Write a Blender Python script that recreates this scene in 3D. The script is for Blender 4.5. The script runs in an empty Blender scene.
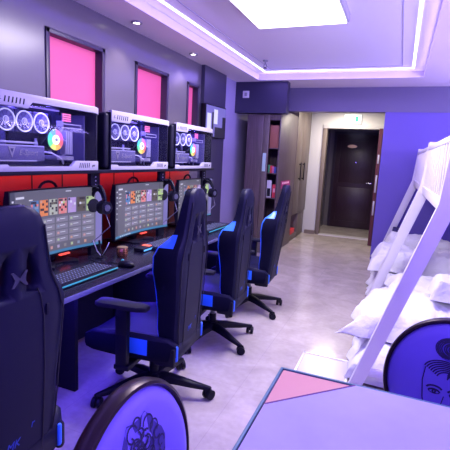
import bpy, bmesh, math, random
from math import sin, cos, pi, radians, sqrt
from mathutils import Vector, Matrix, noise
random.seed(4)
scn = bpy.context.scene
COL = scn.collection

# ---------------------------------------------------------------- camera
def set_camera():
    yaw, pitch, roll, f = .38035, .16065, .05149, 426.67
    fw = Vector((-sin(yaw)*cos(pitch), cos(yaw)*cos(pitch), -sin(pitch)))
    r = Vector((cos(yaw), sin(yaw), 0)); u = r.cross(fw)
    r2 = r*cos(roll) + u*sin(roll); u2 = -r*sin(roll) + u*cos(roll)
    cd = bpy.data.cameras.new('camera'); co = bpy.data.objects.new('camera', cd); COL.objects.link(co)
    cd.sensor_width = 36; cd.lens = f/450*36; cd.clip_start = .02
    m = Matrix((r2, u2, -fw)).transposed().to_4x4(); m.translation = Vector((0, 0, 1.45))
    co.matrix_world = m
    scn.camera = co
set_camera()

# ---------------------------------------------------------------- world, light, exposure
w = bpy.data.worlds.new('world'); scn.world = w; w.use_nodes = True
w.node_tree.nodes['Background'].inputs[0].default_value = (.25, .22, .8, 1)
w.node_tree.nodes['Background'].inputs[1].default_value = .15
scn.view_settings.view_transform = 'Standard'; scn.view_settings.look = 'None'
scn.view_settings.exposure = 0.70; scn.view_settings.gamma = 1; scn.view_settings.use_curve_mapping = False

def area(name, loc, size, energy, color, rot=(0, 0, 0), spread=180):
    d = bpy.data.lights.new(name, 'AREA'); d.shape = 'RECTANGLE'; d.size, d.size_y = size
    d.energy = energy; d.color = color; d.spread = radians(spread)
    o = bpy.data.objects.new(name, d); COL.objects.link(o); o.location = loc; o.rotation_euler = rot
    return o
WHITE = (.95, .86, 1.0); BLUE = (.13, .06, 1.0); VIO = (.32, .18, 1.0)
area('ceiling_panel_light', (-.93, 3.13, 2.52), (.72, 1.2), 52, WHITE)
# LED line of the tray: washes the room downwards, and the cove lip throws blue light across the tray ceiling
area('cove_light_left', (-1.87, 2.2, 2.585), (.03, 7.2), 11, BLUE)
area('cove_light_right', (.015, 2.2, 2.585), (.03, 7.2), 11, BLUE)
area('cove_light_far', (-.93, 5.87, 2.585), (1.8, .03), 5, VIO)
area('cove_lip_left', (-1.995, 2.2, 2.575), (.03, 7.2), 3.6, (.30, .22, 1.0), (0, radians(-110), 0))
area('cove_lip_right', (.13, 2.2, 2.575), (.03, 7.2), 5, (.30, .22, 1.0), (0, radians(110), 0))
area('cove_lip_far', (-.93, 6.035, 2.575), (2.1, .03), 2.2, (.30, .22, 1.0), (radians(-110), 0, 0))
area('desk_blue_fill', (-1.62, 2.2, .70), (.04, 3.4), 17, (.08, .04, 1.0), (0, radians(-25), 0))  # blue fill added under the desk to tint the floor shadows
# unseen fill lights added by the right and rear walls, not room fixtures
area('right_fill_light', (1.9, 1.6, 2.3), (.08, 5.0), 40, (.20, .09, 1.0), (0, radians(70), 0))  # added blue fill from the right, out of view
area('ceiling_fill_light', (1.93, 3.0, 1.75), (.25, 7.0), 160, (.50, .41, 1.0), (0, radians(146), 0))  # added fill aimed upwards to brighten the ceiling
area('rear_fill_light', (-.2, -1.55, 1.3), (3.4, 1.9), 44, (.17, .08, 1.0), (radians(112), 0, 0))  # added violet fill from behind the camera, no window there
area('rear_top_fill', (.2, -1.5, 2.2), (2.6, .1), 5, (.18, .08, 1.0), (radians(75), 0, 0))  # weak blue fill added high at the rear
area('passage_light', (-1.0, 7.7, 2.38), (.4, .9), 24, (1.0, .88, .70))
area('hall_light', (-1.0, 9.2, 2.3), (.5, .3), .5, (.6, .6, 1.0))

# ---------------------------------------------------------------- materials
MATS = {}
def mat(name, col, rough=.5, metal=0, emit=None, es=0, bump=None, coat=0, spec=None, alpha=1, trans=0, var=None, ior=None):
    if name in MATS: return MATS[name]
    m = bpy.data.materials.new(name); m.use_nodes = True; nt = m.node_tree; b = nt.nodes['Principled BSDF']
    b.inputs['Base Color'].default_value = (*col, 1); b.inputs['Roughness'].default_value = rough
    b.inputs['Metallic'].default_value = metal
    if coat: b.inputs['Coat Weight'].default_value = coat; b.inputs['Coat Roughness'].default_value = .1
    if spec is not None: b.inputs['Specular IOR Level'].default_value = spec
    if emit: b.inputs['Emission Color'].default_value = (*emit, 1); b.inputs['Emission Strength'].default_value = es
    if trans: b.inputs['Transmission Weight'].default_value = trans
    if ior: b.inputs['IOR'].default_value = ior
    if alpha < 1: b.inputs['Alpha'].default_value = alpha
    tc = nt.nodes.new('ShaderNodeTexCoord')
    if bump or var:
        mp = nt.nodes.new('ShaderNodeMapping'); nt.links.new(tc.outputs['Object'], mp.inputs[0])
    if bump:
        sc, st, dist = bump[:3]
        if len(bump) > 3: mp.inputs['Scale'].default_value = bump[3]
        n = nt.nodes.new('ShaderNodeTexNoise'); n.inputs['Scale'].default_value = sc; n.inputs['Detail'].default_value = 4
        nt.links.new(mp.outputs[0], n.inputs['Vector'])
        bp = nt.nodes.new('ShaderNodeBump'); bp.inputs['Strength'].default_value = st; bp.inputs['Distance'].default_value = dist
        nt.links.new(n.outputs[0], bp.inputs['Height']); nt.links.new(bp.outputs[0], b.inputs['Normal'])
    if var:
        col2, sc, scale3 = var
        mp2 = nt.nodes.new('ShaderNodeMapping'); nt.links.new(tc.outputs['Object'], mp2.inputs[0]); mp2.inputs['Scale'].default_value = scale3
        n2 = nt.nodes.new('ShaderNodeTexNoise'); n2.inputs['Scale'].default_value = sc; n2.inputs['Detail'].default_value = 6
        nt.links.new(mp2.outputs[0], n2.inputs['Vector'])
        cr = nt.nodes.new('ShaderNodeValToRGB'); cr.color_ramp.elements[0].position = .35; cr.color_ramp.elements[1].position = .65
        cr.color_ramp.elements[0].color = (*col, 1); cr.color_ramp.elements[1].color = (*col2, 1)
        nt.links.new(n2.outputs[0], cr.inputs[0]); nt.links.new(cr.outputs[0], b.inputs['Base Color'])
    MATS[name] = m; return m

M_wall = mat('grey_lavender_paint', (.13, .115, .14), .24, bump=(60, .03, .002))
M_pillar = mat('dark_slate_paint', (.045, .04, .08), .4)
M_purple = mat('violet_paint', (.15, .11, .48), .5, bump=(60, .05, .002))
M_beam = mat('beam_paint', (.16, .145, .26), .45)
M_box = mat('navy_beam_box', (.028, .024, .065), .45)
M_white = mat('white_paint', (.62, .62, .64), .55)
M_ceil = mat('ceiling_white', (.78, .76, .82), .5)
M_soffit = mat('soffit_white', (.78, .71, .74), .5)
M_led = mat('led_strip', (1, 1, 1), .5, emit=(.86, .82, 1), es=3)
M_panel = mat('panel_lamp', (1, 1, 1), .5, emit=(.97, .93, 1), es=2.2)
M_spot = mat('spot_lamp', (1, 1, 1), .5, emit=(1, .9, .8), es=9)
M_black = mat('black_plastic', (.004, .004, .012), .45, spec=.2)
M_matt = mat('matt_black', (.006, .006, .016), .7, spec=.25)
M_frame = mat('window_frame_dark', (.03, .02, .05), .4)
M_blind = mat('red_window_film', (.35, .05, .16), .6, emit=(.78, .10, .30), es=.40)
M_board = mat('red_back_board', (.32, .03, .03), .3)
M_desk = mat('black_desk_top', (.010, .009, .022), .25, spec=.3)
M_desk_edge = mat('desk_edge_trim', (.12, .12, .3), .25)
M_leather = mat('black_leather', (.006, .006, .027), .5, spec=.16, bump=(220, .12, .001))
M_mesh = mat('black_side_fabric', (.004, .004, .016), .85, spec=.08, bump=(400, .2, .001))
M_blue = mat('blue_leather', (.02, .17, .85), .35)
M_grey = mat('grey_plastic', (.25, .25, .3), .4)
M_chrome = mat('chrome', (.7, .7, .75), .15, 1)
M_wtrim = mat('white_case_trim', (.34, .33, .38), .3)
M_glass = mat('tinted_glass', (.01, .01, .03), .03, alpha=.16, spec=.35)
M_inner = mat('case_interior', (.05, .045, .16), .5)
M_ring = mat('lit_fan_ring', (.8, .8, 1), .4, emit=(.52, .52, 1), es=.6)
M_blade = mat('fan_blade', (.20, .19, .42), .35, emit=(.22, .24, .9), es=.04)
M_pink = mat('pink_window_glow', (1, .2, .4), .4, emit=(1, .2, .45), es=.9)
M_silver = mat('silver_part', (.5, .5, .62), .35, .3)
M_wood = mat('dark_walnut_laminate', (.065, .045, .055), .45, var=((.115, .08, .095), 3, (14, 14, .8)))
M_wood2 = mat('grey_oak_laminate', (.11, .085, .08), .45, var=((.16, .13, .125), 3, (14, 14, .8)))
M_dark_door = mat('dark_red_door', (.022, .008, .022), .35, var=((.032, .012, .03), 4, (10, 10, 1)))
M_door_edge = mat('mahogany_edge', (.10, .02, .03), .35)
M_casing = mat('taupe_casing', (.20, .16, .15), .5)
M_bed = mat('white_bed_frame', (.78, .76, .82), .4)
M_sheet = mat('white_duvet', (.72, .72, .76), .85, bump=(5, 1, .05))
M_purple_vel = mat('purple_velvet', (.16, .11, .55), .55, bump=(300, .1, .001))
M_bronze = mat('dark_bronze', (.035, .02, .025), .3, .6)
M_print = mat('dark_print', (.012, .006, .06), .7)
M_cloth = mat('lilac_cloth', (.33, .31, .46), .8, bump=(120, .15, .001), var=((.37, .35, .50), 5, (1, 1, 1)))
M_salmon = mat('salmon_table_top', (.60, .27, .25), .4)
M_teal = mat('teal_edging', (.03, .12, .18), .5)
M_seam = mat('seam_dark', (.006, .006, .012), .6)
M_tgreen = mat('exit_green', (0, .3, .12), .5, emit=(.0, .5, .22), es=1)
M_exit = mat('exit_box', (.8, .82, .8), .4, emit=(.8, .9, .85), es=.35)
M_gold = mat('brass', (.6, .42, .22), .3, .8)
M_copper = mat('copper', (.75, .32, .16), .25, .9)
M_key = mat('keycap', (.02, .02, .035), .5)
M_keyled = mat('teal_key_glow', (.02, .25, .30), .5, emit=(.1, .65, .75), es=.16)
M_keyled2 = mat('dim_key_light', (.3, .4, .6), .5, emit=(.35, .4, .7), es=.22)
M_redglow = mat('red_strip', (1, .1, .05), .5, emit=(1, .08, .03), es=2)
M_redbez = mat('red_lit_board', (.6, .04, .05), .4, emit=(1, .08, .10), es=.5)

def emis(name, c, s=1.0):
    return mat(name, tuple(v*.2 for v in c), .3, emit=c, es=s)

def tile_material():
    m = bpy.data.materials.new('polished_tile'); m.use_nodes = True; nt = m.node_tree; b = nt.nodes['Principled BSDF']
    tc = nt.nodes.new('ShaderNodeTexCoord'); L = nt.links
    br = nt.nodes.new('ShaderNodeTexBrick'); br.offset = 0; br.inputs['Scale'].default_value = 1
    br.inputs['Brick Width'].default_value = .8; br.inputs['Row Height'].default_value = .8
    br.inputs['Mortar Size'].default_value = .0022; br.inputs['Mortar Smooth'].default_value = .3
    br.inputs['Color1'].default_value = (.46, .42, .395, 1); br.inputs['Color2'].default_value = (.48, .435, .41, 1); br.inputs['Mortar'].default_value = (.40, .36, .36, 1)
    L.new(tc.outputs['Object'], br.inputs['Vector'])
    n = nt.nodes.new('ShaderNodeTexNoise'); n.inputs['Scale'].default_value = 3.2; n.inputs['Detail'].default_value = 9; n.inputs['Distortion'].default_value = 1.2
    L.new(tc.outputs['Object'], n.inputs['Vector'])
    cr = nt.nodes.new('ShaderNodeValToRGB'); cr.color_ramp.elements[0].color = (.80, .78, .76, 1); cr.color_ramp.elements[1].color = (1.08, 1.06, 1.04, 1)
    cr.color_ramp.elements[0].position = .3; cr.color_ramp.elements[1].position = .7
    L.new(n.outputs[0], cr.inputs[0])
    mx = nt.nodes.new('ShaderNodeMix'); mx.data_type = 'RGBA'; mx.blend_type = 'MULTIPLY'; mx.inputs[0].default_value = 1
    L.new(br.outputs[0], mx.inputs[6]); L.new(cr.outputs[0], mx.inputs[7]); n3 = nt.nodes.new('ShaderNodeTexNoise'); n3.inputs['Scale'].default_value = 26; n3.inputs['Detail'].default_value = 8; L.new(tc.outputs['Object'], n3.inputs['Vector'])
    cr3 = nt.nodes.new('ShaderNodeValToRGB'); cr3.color_ramp.elements[0].color = (.95, .945, .94, 1); cr3.color_ramp.elements[1].color = (1.04, 1.035, 1.03, 1); cr3.color_ramp.elements[0].position = .35; cr3.color_ramp.elements[1].position = .65
    L.new(n3.outputs[0], cr3.inputs[0])
    mx3 = nt.nodes.new('ShaderNodeMix'); mx3.data_type = 'RGBA'; mx3.blend_type = 'MULTIPLY'; mx3.inputs[0].default_value = 1
    L.new(mx.outputs[2], mx3.inputs[6]); L.new(cr3.outputs[0], mx3.inputs[7]); L.new(mx3.outputs[2], b.inputs['Base Color'])
    b.inputs['Roughness'].default_value = .12; b.inputs['Specular IOR Level'].default_value = .5
    return m
M_tile = tile_material()

# ---------------------------------------------------------------- mesh builder
class MB:
    def __init__(s): s.bm = bmesh.new(); s.mats = []
    def mi(s, m):
        if m not in s.mats: s.mats.append(m)
        return s.mats.index(m)
    def take(s, verts, m, T=None):
        if T is not None: bmesh.ops.transform(s.bm, matrix=T, verts=verts)
        i = s.mi(m); fs = set()
        for v in verts:
            for f in v.link_faces: fs.add(f)
        for f in fs: f.material_index = i
        return s
    def box(s, a, b, m, bev=0, T=None, seg=2):
        c = [(a[i]+b[i])/2 for i in range(3)]; d = [abs(b[i]-a[i]) for i in range(3)]
        g = bmesh.ops.create_cube(s.bm, size=1, matrix=Matrix.Translation(c) @ Matrix.Diagonal((*d, 1)))
        vs = g['verts']
        if bev:
            es = list({e for v in vs for e in v.link_edges})
            r = bmesh.ops.bevel(s.bm, geom=es, offset=min(bev, min(d)*.49), segments=seg, affect='EDGES', profile=.5)
            vs = list({v for f in r['faces'] for v in f.verts} | {v for v in vs if v.is_valid})
        return s.take(vs, m, T)
    def cyl(s, p, q, r, m, r2=None, n=16, cap=True):
        p = Vector(p); q = Vector(q); d = q-p
        T = Matrix.Translation((p+q)/2) @ d.to_track_quat('Z', 'Y').to_matrix().to_4x4()
        g = bmesh.ops.create_cone(s.bm, cap_ends=cap, segments=n, radius1=r, radius2=r if r2 is None else r2, depth=d.length, matrix=T)
        return s.take(g['verts'], m)
    def ball(s, c, r, m, sc=(1, 1, 1), n=16, T=None):
        g = bmesh.ops.create_uvsphere(s.bm, u_segments=n, v_segments=n//2+2, radius=1, matrix=Matrix.Translation(c) @ Matrix.Diagonal((r*sc[0], r*sc[1], r*sc[2], 1)))
        return s.take(g['verts'], m, T)
    def grid(s, rows, m, closed=False, caps=False, mfun=None):
        """rows: list of equal-length point lists"""
        vr = [[s.bm.verts.new(p) for p in row] for row in rows]; k = s.mi(m); n = len(rows[0])
        for i in range(len(rows)-1):
            for j in range(n if closed else n-1):
                a, b2 = vr[i][j], vr[i][(j+1) % n]; c, d = vr[i+1][(j+1) % n], vr[i+1][j]
                try: f = s.bm.faces.new((a, b2, c, d))
                except ValueError: continue
                f.material_index = s.mi(mfun(i, j)) if mfun and mfun(i, j) else k
        if caps:
            for row in (vr[0], vr[-1]):
                f = s.bm.faces.new(row); f.material_index = k
        return s
    def tube(s, pts, r, m, n=8, closed=False):
        P = [Vector(p) for p in pts]; rows = []; up = None; N = len(P)
        for i, p in enumerate(P):
            if closed: t = P[(i+1) % N]-P[i-1]
            else: t = P[min(i+1, N-1)]-P[max(i-1, 0)]
            t.normalize()
            if up is None:
                up = Vector((0, 0, 1)) if abs(t.z) < .9 else Vector((1, 0, 0))
            a = t.cross(up)
            if a.length < 1e-4: a = t.cross(Vector((1, 0, 0)))
            a.normalize(); up = a.cross(t).normalized()
            rr = r[i] if isinstance(r, (list, tuple)) else r
            rows.append([p + a*cos(2*pi*k/n)*rr + up*sin(2*pi*k/n)*rr for k in range(n)])
        if closed: rows.append(rows[0]); return s.grid(rows, m, closed=True)
        return s.grid(rows, m, closed=True, caps=True)
    def lathe(s, prof, m, c=(0, 0, 0), n=24, T=None):
        rows = [[(c[0]+max(r, 1e-4)*cos(2*pi*k/n), c[1]+max(r, 1e-4)*sin(2*pi*k/n), c[2]+z) for k in range(n)] for r, z in prof]
        n0 = len(s.bm.verts); s.grid(rows, m, closed=True, caps=True)
        if T is not None:
            s.bm.verts.ensure_lookup_table(); bmesh.ops.transform(s.bm, matrix=T, verts=s.bm.verts[n0:])
        return s
    def prism(s, poly, a, b, m, plane='yz', T=None, bev=0):
        """poly in the named plane, extruded along the third axis a..b"""
        def P(u, v, t): return {'yz': (t, u, v), 'xz': (u, t, v), 'xy': (u, v, t)}[plane]
        lo = [s.bm.verts.new(P(u, v, a)) for u, v in poly]; hi = [s.bm.verts.new(P(u, v, b)) for u, v in poly]
        n = len(poly); fs = [s.bm.faces.new(lo), s.bm.faces.new(hi)]
        for i in range(n): fs.append(s.bm.faces.new((lo[i], lo[(i+1) % n], hi[(i+1) % n], hi[i])))
        vs = lo+hi
        if bev:
            r = bmesh.ops.bevel(s.bm, geom=list({e for f in fs for e in f.edges}), offset=bev, segments=2, affect='EDGES', profile=.5)
            vs = list({v for f in r['faces'] for v in f.verts} | {v for v in vs if v.is_valid})
        return s.take(vs, m, T)
    def quad(s, ps, m):
        f = s.bm.faces.new([s.bm.verts.new(p) for p in ps]); f.material_index = s.mi(m); return s
    def tf(s, T): bmesh.ops.transform(s.bm, matrix=T, verts=s.bm.verts); return s
    def build(s, name, parent=None, angle=35, loc=None, flip=False):
        bmesh.ops.recalc_face_normals(s.bm, faces=s.bm.faces)
        me = bpy.data.meshes.new(name); s.bm.to_mesh(me); s.bm.free()
        for m in s.mats: me.materials.append(m)
        for p in me.polygons: p.use_smooth = True
        me.set_sharp_from_angle(angle=radians(angle))
        o = bpy.data.objects.new(name, me); COL.objects.link(o)
        if parent: o.parent = parent
        if loc: o.location = loc
        return o

def tag(o, label=None, cat=None, group=None, kind=None):
    if label: o['label'] = label
    if cat: o['category'] = cat
    if group: o['group'] = group
    if kind: o['kind'] = kind
    return o
def thing(name, label, cat, loc=(0, 0, 0), rz=0, group=None):
    o = bpy.data.objects.new(name, None); COL.objects.link(o); o.location = loc; o.rotation_euler = (0, 0, rz); o.empty_display_size = .1
    return tag(o, label, cat, group)
def struct(name, mb, **k): return tag(mb.build(name, **k), kind='structure')
def copy_tree(o, parent=None):
    c = o.copy(); COL.objects.link(c); c.parent = parent
    for ch in [x for x in bpy.data.objects if x.parent == o]: copy_tree(ch, c)
    return c
def text_mesh(body, size, m, T, name, parent=None, depth=.0006, shear=0, align='CENTER'):
    cu = bpy.data.curves.new(name, 'FONT'); cu.body = body; cu.size = size; cu.extrude = depth; cu.shear = shear
    cu.align_x = align; cu.align_y = 'CENTER'; cu.resolution_u = 2
    t = bpy.data.objects.new(name, cu); COL.objects.link(t)
    dg = bpy.context.evaluated_depsgraph_get(); dg.update()
    me = bpy.data.meshes.new_from_object(t.evaluated_get(dg)); bpy.data.objects.remove(t)
    me.transform(T); me.materials.clear(); me.materials.append(m)
    o = bpy.data.objects.new(name, me); COL.objects.link(o); o.parent = parent
    return o
# orientation matrices for lettering: reading direction u, up v, at p
def face(p, u, v):
    u = Vector(u).normalized(); v = Vector(v).normalized(); n = u.cross(v)
    m = Matrix((u, v, n)).transposed().to_4x4(); m.translation = Vector(p); return m
def boolean_cut(o, cutters):
    md = []
    for c in cutters:
        b = o.modifiers.new('cut', 'BOOLEAN'); b.operation = 'DIFFERENCE'; b.solver = 'EXACT'; b.object = c; md.append(b)
    dg = bpy.context.evaluated_depsgraph_get(); dg.update()
    me = bpy.data.meshes.new_from_object(o.evaluated_get(dg)); o.modifiers.clear()
    o.data = me
    for c in cutters: bpy.data.objects.remove(c)

# ================================================================ ROOM
XL, XR, YB, YF = -2.4, 2.0, -1.6, 6.75
ZC, ZI = 2.54, 2.62
struct('floor', MB().box((XL-.1, YB-.1, -.1), (XR+.1, 8.52, 0), M_tile))
struct('floor_hall', MB().box((-2.4, 8.52, -.1), (.6, 10.1, 0), M_tile))
# left wall with three window openings
WIN = [(2.43, 3.08), (3.53, 4.15), (4.59, 4.90)]
WZ0, WZ1 = 1.25, 2.28
def left_wall():
    mb = MB(); ys = [YB-.1]
    x0, x1 = XL-.25, XL
    mb.box((x0, YB-.1, 0), (x1, 6.9, WZ0), M_wall); mb.box((x0, YB-.1, WZ1), (x1, 6.9, 2.8), M_wall)
    prev = YB-.1
    for a, b in WIN: mb.box((x0, prev, WZ0), (x1, a, WZ1), M_wall); prev = b
    mb.box((x0, prev, WZ0), (x1, 6.9, WZ1), M_wall)
    struct('wall_left', mb)
left_wall()
for i, (a, b) in enumerate(WIN):
    t = .035; mb = MB()
    mb.box((XL-.25, a, WZ0), (XL+.012, a+t, WZ1), M_frame, .003)
    mb.box((XL-.25, b-t, WZ0), (XL+.012, b, WZ1), M_frame, .003)
    mb.box((XL-.25, a, WZ1-t), (XL+.012, b, WZ1), M_frame, .003)
    mb.box((XL-.25, a, WZ0), (XL+.012, b, WZ0+t), M_frame, .003)
    fr = struct('window_%d' % (i+1), mb)
    f = MB().box((XL-.075, a+t, WZ0+t), (XL-.065, b-t, WZ1-t), M_blind).build('window_film', fr)
    f['label'] = 'red translucent film lit from outside'
struct('wall_right', MB().box((XR, YB-.1, 0), (XR+.15, 6.9, 2.8), M_wall))
struct('wall_back', MB().box((XL-.1, YB-.15, 0), (XR+.1, YB, 2.8), M_wall))
# far wall (right of the passage) and the beam over the passage
struct('wall_far', MB().box((-.29, YF, 0), (XR+.1, YF+.03, 2.19), M_purple).box((-.29, YF+.03, 0), (-.14, 8.5, 2.5), M_white))
struct('trim_1', MB().box((XL, YF-.01, 2.19), (XR+.1, YF+.14, 2.8), M_beam))
struct('trim_2', MB().box((XL, 6.15, 2.095), (-1.61, 6.3, 2.6), M_box))
struct('trim_3', MB().box((XL, 4.96, 0), (XL+.05, 5.66, ZC), M_pillar))       # pillar with the screen
struct('wall_left_end', MB().box((XL-.01, 5.66, 0), (XL+.004, 7.3, ZC), mat('led_glow_lavender', (.34, .31, .50), .5)))  # strip light's glow on the wall end painted in as a lighter panel
# passage
struct('wall_passage_left', MB().box((-2.5, 8.43, 0), (-2.35, 8.6, 2.5), M_white).box((-2.5, 6.9, 0), (-2.42, 8.5, 2.5), M_white))
DX0, DX1, DZ = -1.38, -.40, 2.07
struct('wall_door', MB().box((-2.4, 8.5, 0), (DX0-.07, 8.62, 2.7), M_white).box((DX0-.07, 8.5, DZ+.07), (DX1+.06, 8.62, 2.7), M_white)
       .box((DX1+.06, 8.5, 0), (-.2, 8.62, 2.7), M_white))
struct('ceiling_passage', MB().box((-2.45, 6.9, 2.45), (-.14, 8.5, 2.5), M_white))
struct('trim_4', MB().box((DX0-.075, 8.47, 0), (DX0, 8.63, DZ), M_casing, .004).box((DX1, 8.47, 0), (DX1+.065, 8.63, DZ), M_casing, .004)
       .box((DX0-.075, 8.47, DZ), (DX1+.065, 8.63, DZ+.075), M_white, .004))
struct('trim_5', MB().box((DX0, 8.44, 0), (DX1, 8.62, .012), mat('pale_threshold', (.65, .62, .66), .25)))
struct('baseboard_passage', MB().box((-1.66, 8.43, 0), (DX0-.075, 8.5, .07), M_casing))
struct('wall_hall', MB().box((-2.4, 9.86, 0), (.6, 9.95, 2.6), M_wall).box((-1.62, 8.62, 0), (-1.52, 9.9, 2.6), M_wall).box((-.1, 8.62, 0), (0, 9.9, 2.6), M_wall))
struct('ceiling_hall', MB().box((-2.4, 8.55, 2.45), (.6, 9.95, 2.5), M_wall))
# opened flat door leaf standing edge-on to the room
def entry_door():
    h = Vector((DX1, 8.47)); e = Vector((-.385, 7.86)); d = e-h; L = d.length; ang = math.atan2(d.y, d.x)
    T = Matrix.Translation((h.x+.012, h.y, 0)) @ Matrix.Rotation(ang, 4, 'Z')
    o = MB().box((0, -.03, .012), (L, .03, 2.04), M_dark_door, .003, T).box((L, -.028, .012), (L+.004, .028, 2.04), M_door_edge, 0, T).build('door_1')
    tag(o, kind='structure')
    MB().box((L-.003, -.014, .55), (L+.007, .014, .80), M_silver, .002, T).build('lock_plate', o)
    MB().box((L-.003, -.014, .95), (L+.007, .014, 1.25), M_silver, .002, T).build('lock_plate', o)
    MB().box((L-.003, -.014, 1.45), (L+.007, .014, 1.60), M_silver, .002, T).build('lock_plate', o)
    MB().cyl((L-.07, .028, 1.05), (L-.07, .07, 1.05), .012, M_chrome).cyl((L-.07, .065, 1.05), (L-.17, .065, 1.05), .009, M_chrome).tf(T).build('door_handle', o)
entry_door()
def hall_door():
    mb = MB().box((-1.42, 9.79, .0), (-.40, 9.86, 2.1), M_frame, .004)
    o = tag(mb.build('door_2'), kind='structure')
    q = MB().box((-1.36, 9.76, .01), (-.46, 9.80, 2.04), M_dark_door, .004)
    for z0, z1 in ((.15, .9), (1.0, 1.9)): q.box((-1.26, 9.752, z0), (-.56, 9.765, z1), M_dark_door, .006)
    leaf = q.build('door_leaf', o)
    MB().cyl((-1.02, 9.74, 1.79), (-1.02, 9.755, 1.79), .1, M_gold, n=32).tf(Matrix.Translation((-1.02, 0, 1.79)) @ Matrix.Diagonal((1, 1, .36, 1)) @ Matrix.Translation((1.02, 0, -1.79))).build('number_plate', leaf)
    MB().cyl((-.56, 9.76, 1.02), (-.56, 9.71, 1.02), .013, M_chrome).cyl((-.56, 9.715, 1.02), (-.66, 9.715, 1.02), .009, M_chrome).build('door_handle', leaf)
    MB().cyl((-.91, 9.76, 1.45), (-.91, 9.745, 1.45), .014, M_chrome).build('peephole', leaf)
hall_door()
# ceiling: perimeter soffit, raised tray with LED line and thin groove
TX0, TX1, TY1 = -2.01, .145, 6.05
mb = MB()
mb.box((XL, YB, ZC), (TX0, YF, 2.75), M_soffit).box((TX1, YB, ZC), (XR, YF, 2.75), M_soffit).box((TX0, TY1, ZC), (TX1, YF, 2.75), M_soffit)
struct('ceiling_1', mb)
struct('ceiling_2', MB().box((TX0, YB, ZI), (TX1, TY1, 2.75), M_ceil))
def strip(x0, x1, y1, w, z, m, name, th=.006):
    mb = MB(); mb.box((x0-w/2, YB, z-th), (x0+w/2, y1+w/2, z), m).box((x1-w/2, YB, z-th), (x1+w/2, y1+w/2, z), m).box((x0+w/2, y1-w/2, z-th), (x1-w/2, y1+w/2, z), m)
    return struct(name, mb)
strip(-1.87, .012, 5.87, .022, ZI, M_led, 'trim_6')
strip(-1.74, -.11, 5.72, .008, ZI, mat('ceiling_groove', (.45, .43, .60), .5), 'trim_7', .004)
# ceiling lamp
t = thing('panel_lamp', 'large bright square white ceiling lamp in the middle of the tray', 'lamp', (-.885, 3.11, ZI), radians(0))
MB().box((-.385, -.60, -.07), (.385, .60, 0), M_wtrim, .01).build('frame', t)
MB().box((-.365, -.58, -.082), (.365, .58, -.069), M_panel, .006).build('diffuser', t)
for k, (x, y, lb) in enumerate([(-2.22, 3.28, 'round recessed downlight nearer the camera in left soffit'), (-2.24, 4.41, 'round recessed downlight farther along the left soffit')]):
    t = thing('downlight', lb, 'lamp', (x, y, ZC), group='downlights in the left soffit')
    MB().lathe([(.028, -.002), (.048, -.003), (.05, -.012), (.03, -.014), (.028, -.002)], M_wtrim).build('ring', t)
    MB().cyl((0, 0, -.006), (0, 0, -.002), .029, M_spot).build('bulb', t)
    l = bpy.data.lights.new('downlight_beam', 'SPOT'); l.energy = 9; l.color = (1, .85, .8); l.spot_size = radians(95); l.spot_blend = .6; l.shadow_soft_size = .03
    o = bpy.data.objects.new('downlight_beam', l); COL.objects.link(o); o.location = (x, y, ZC-.02)
t = thing('fire_sprinkler', 'small dark fire sprinkler hanging from the ceiling near tray corner', 'sprinkler', (-1.66, 5.2, ZI))
MB().cyl((0, 0, 0), (0, 0, -.012), .032, M_grey).build('escutcheon', t)
MB().cyl((0, 0, -.01), (0, 0, -.05), .010, M_grey).tube([(-.012, 0, -.05), (-.02, 0, -.07), (0, 0, -.09), (.02, 0, -.07), (.012, 0, -.05)], .003, M_black).build('nozzle', t)
MB().cyl((0, 0, -.09), (0, 0, -.094), .022, M_black).build('deflector', t)
# socket on the beam box
t = thing('wall_switch', 'small white square switch on the dark navy beam box', 'switch', (-2.23, 6.15, 2.36))
MB().box((-.05, -.01, -.05), (.05, 0, .05), M_white, .004).build('plate', t)
MB().box((-.02, -.016, -.025), (.02, -.008, .025), M_grey, .003).build('rocker', t)
# exit sign
t = thing('exit_sign', 'small white lit exit sign with green running figure above doorway', 'sign', (-.925, 8.5, 2.25))
MB().box((-.155, -.05, -.09), (.155, 0, .08), M_exit, .006).build('housing', t)
MB().box((.05, -.054, -.05), (.10, -.049, .04), M_tgreen).box((-.02, -.054, .03), (.02, -.049, .045), emis('exit_red', (.9, .1, .1), .5)).build('green_figure', t)
for x in (-.09, .09): MB().ball((x, -.03, .10), .03, M_white, (1, .8, .8)).build('lamp_head', t)

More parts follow.
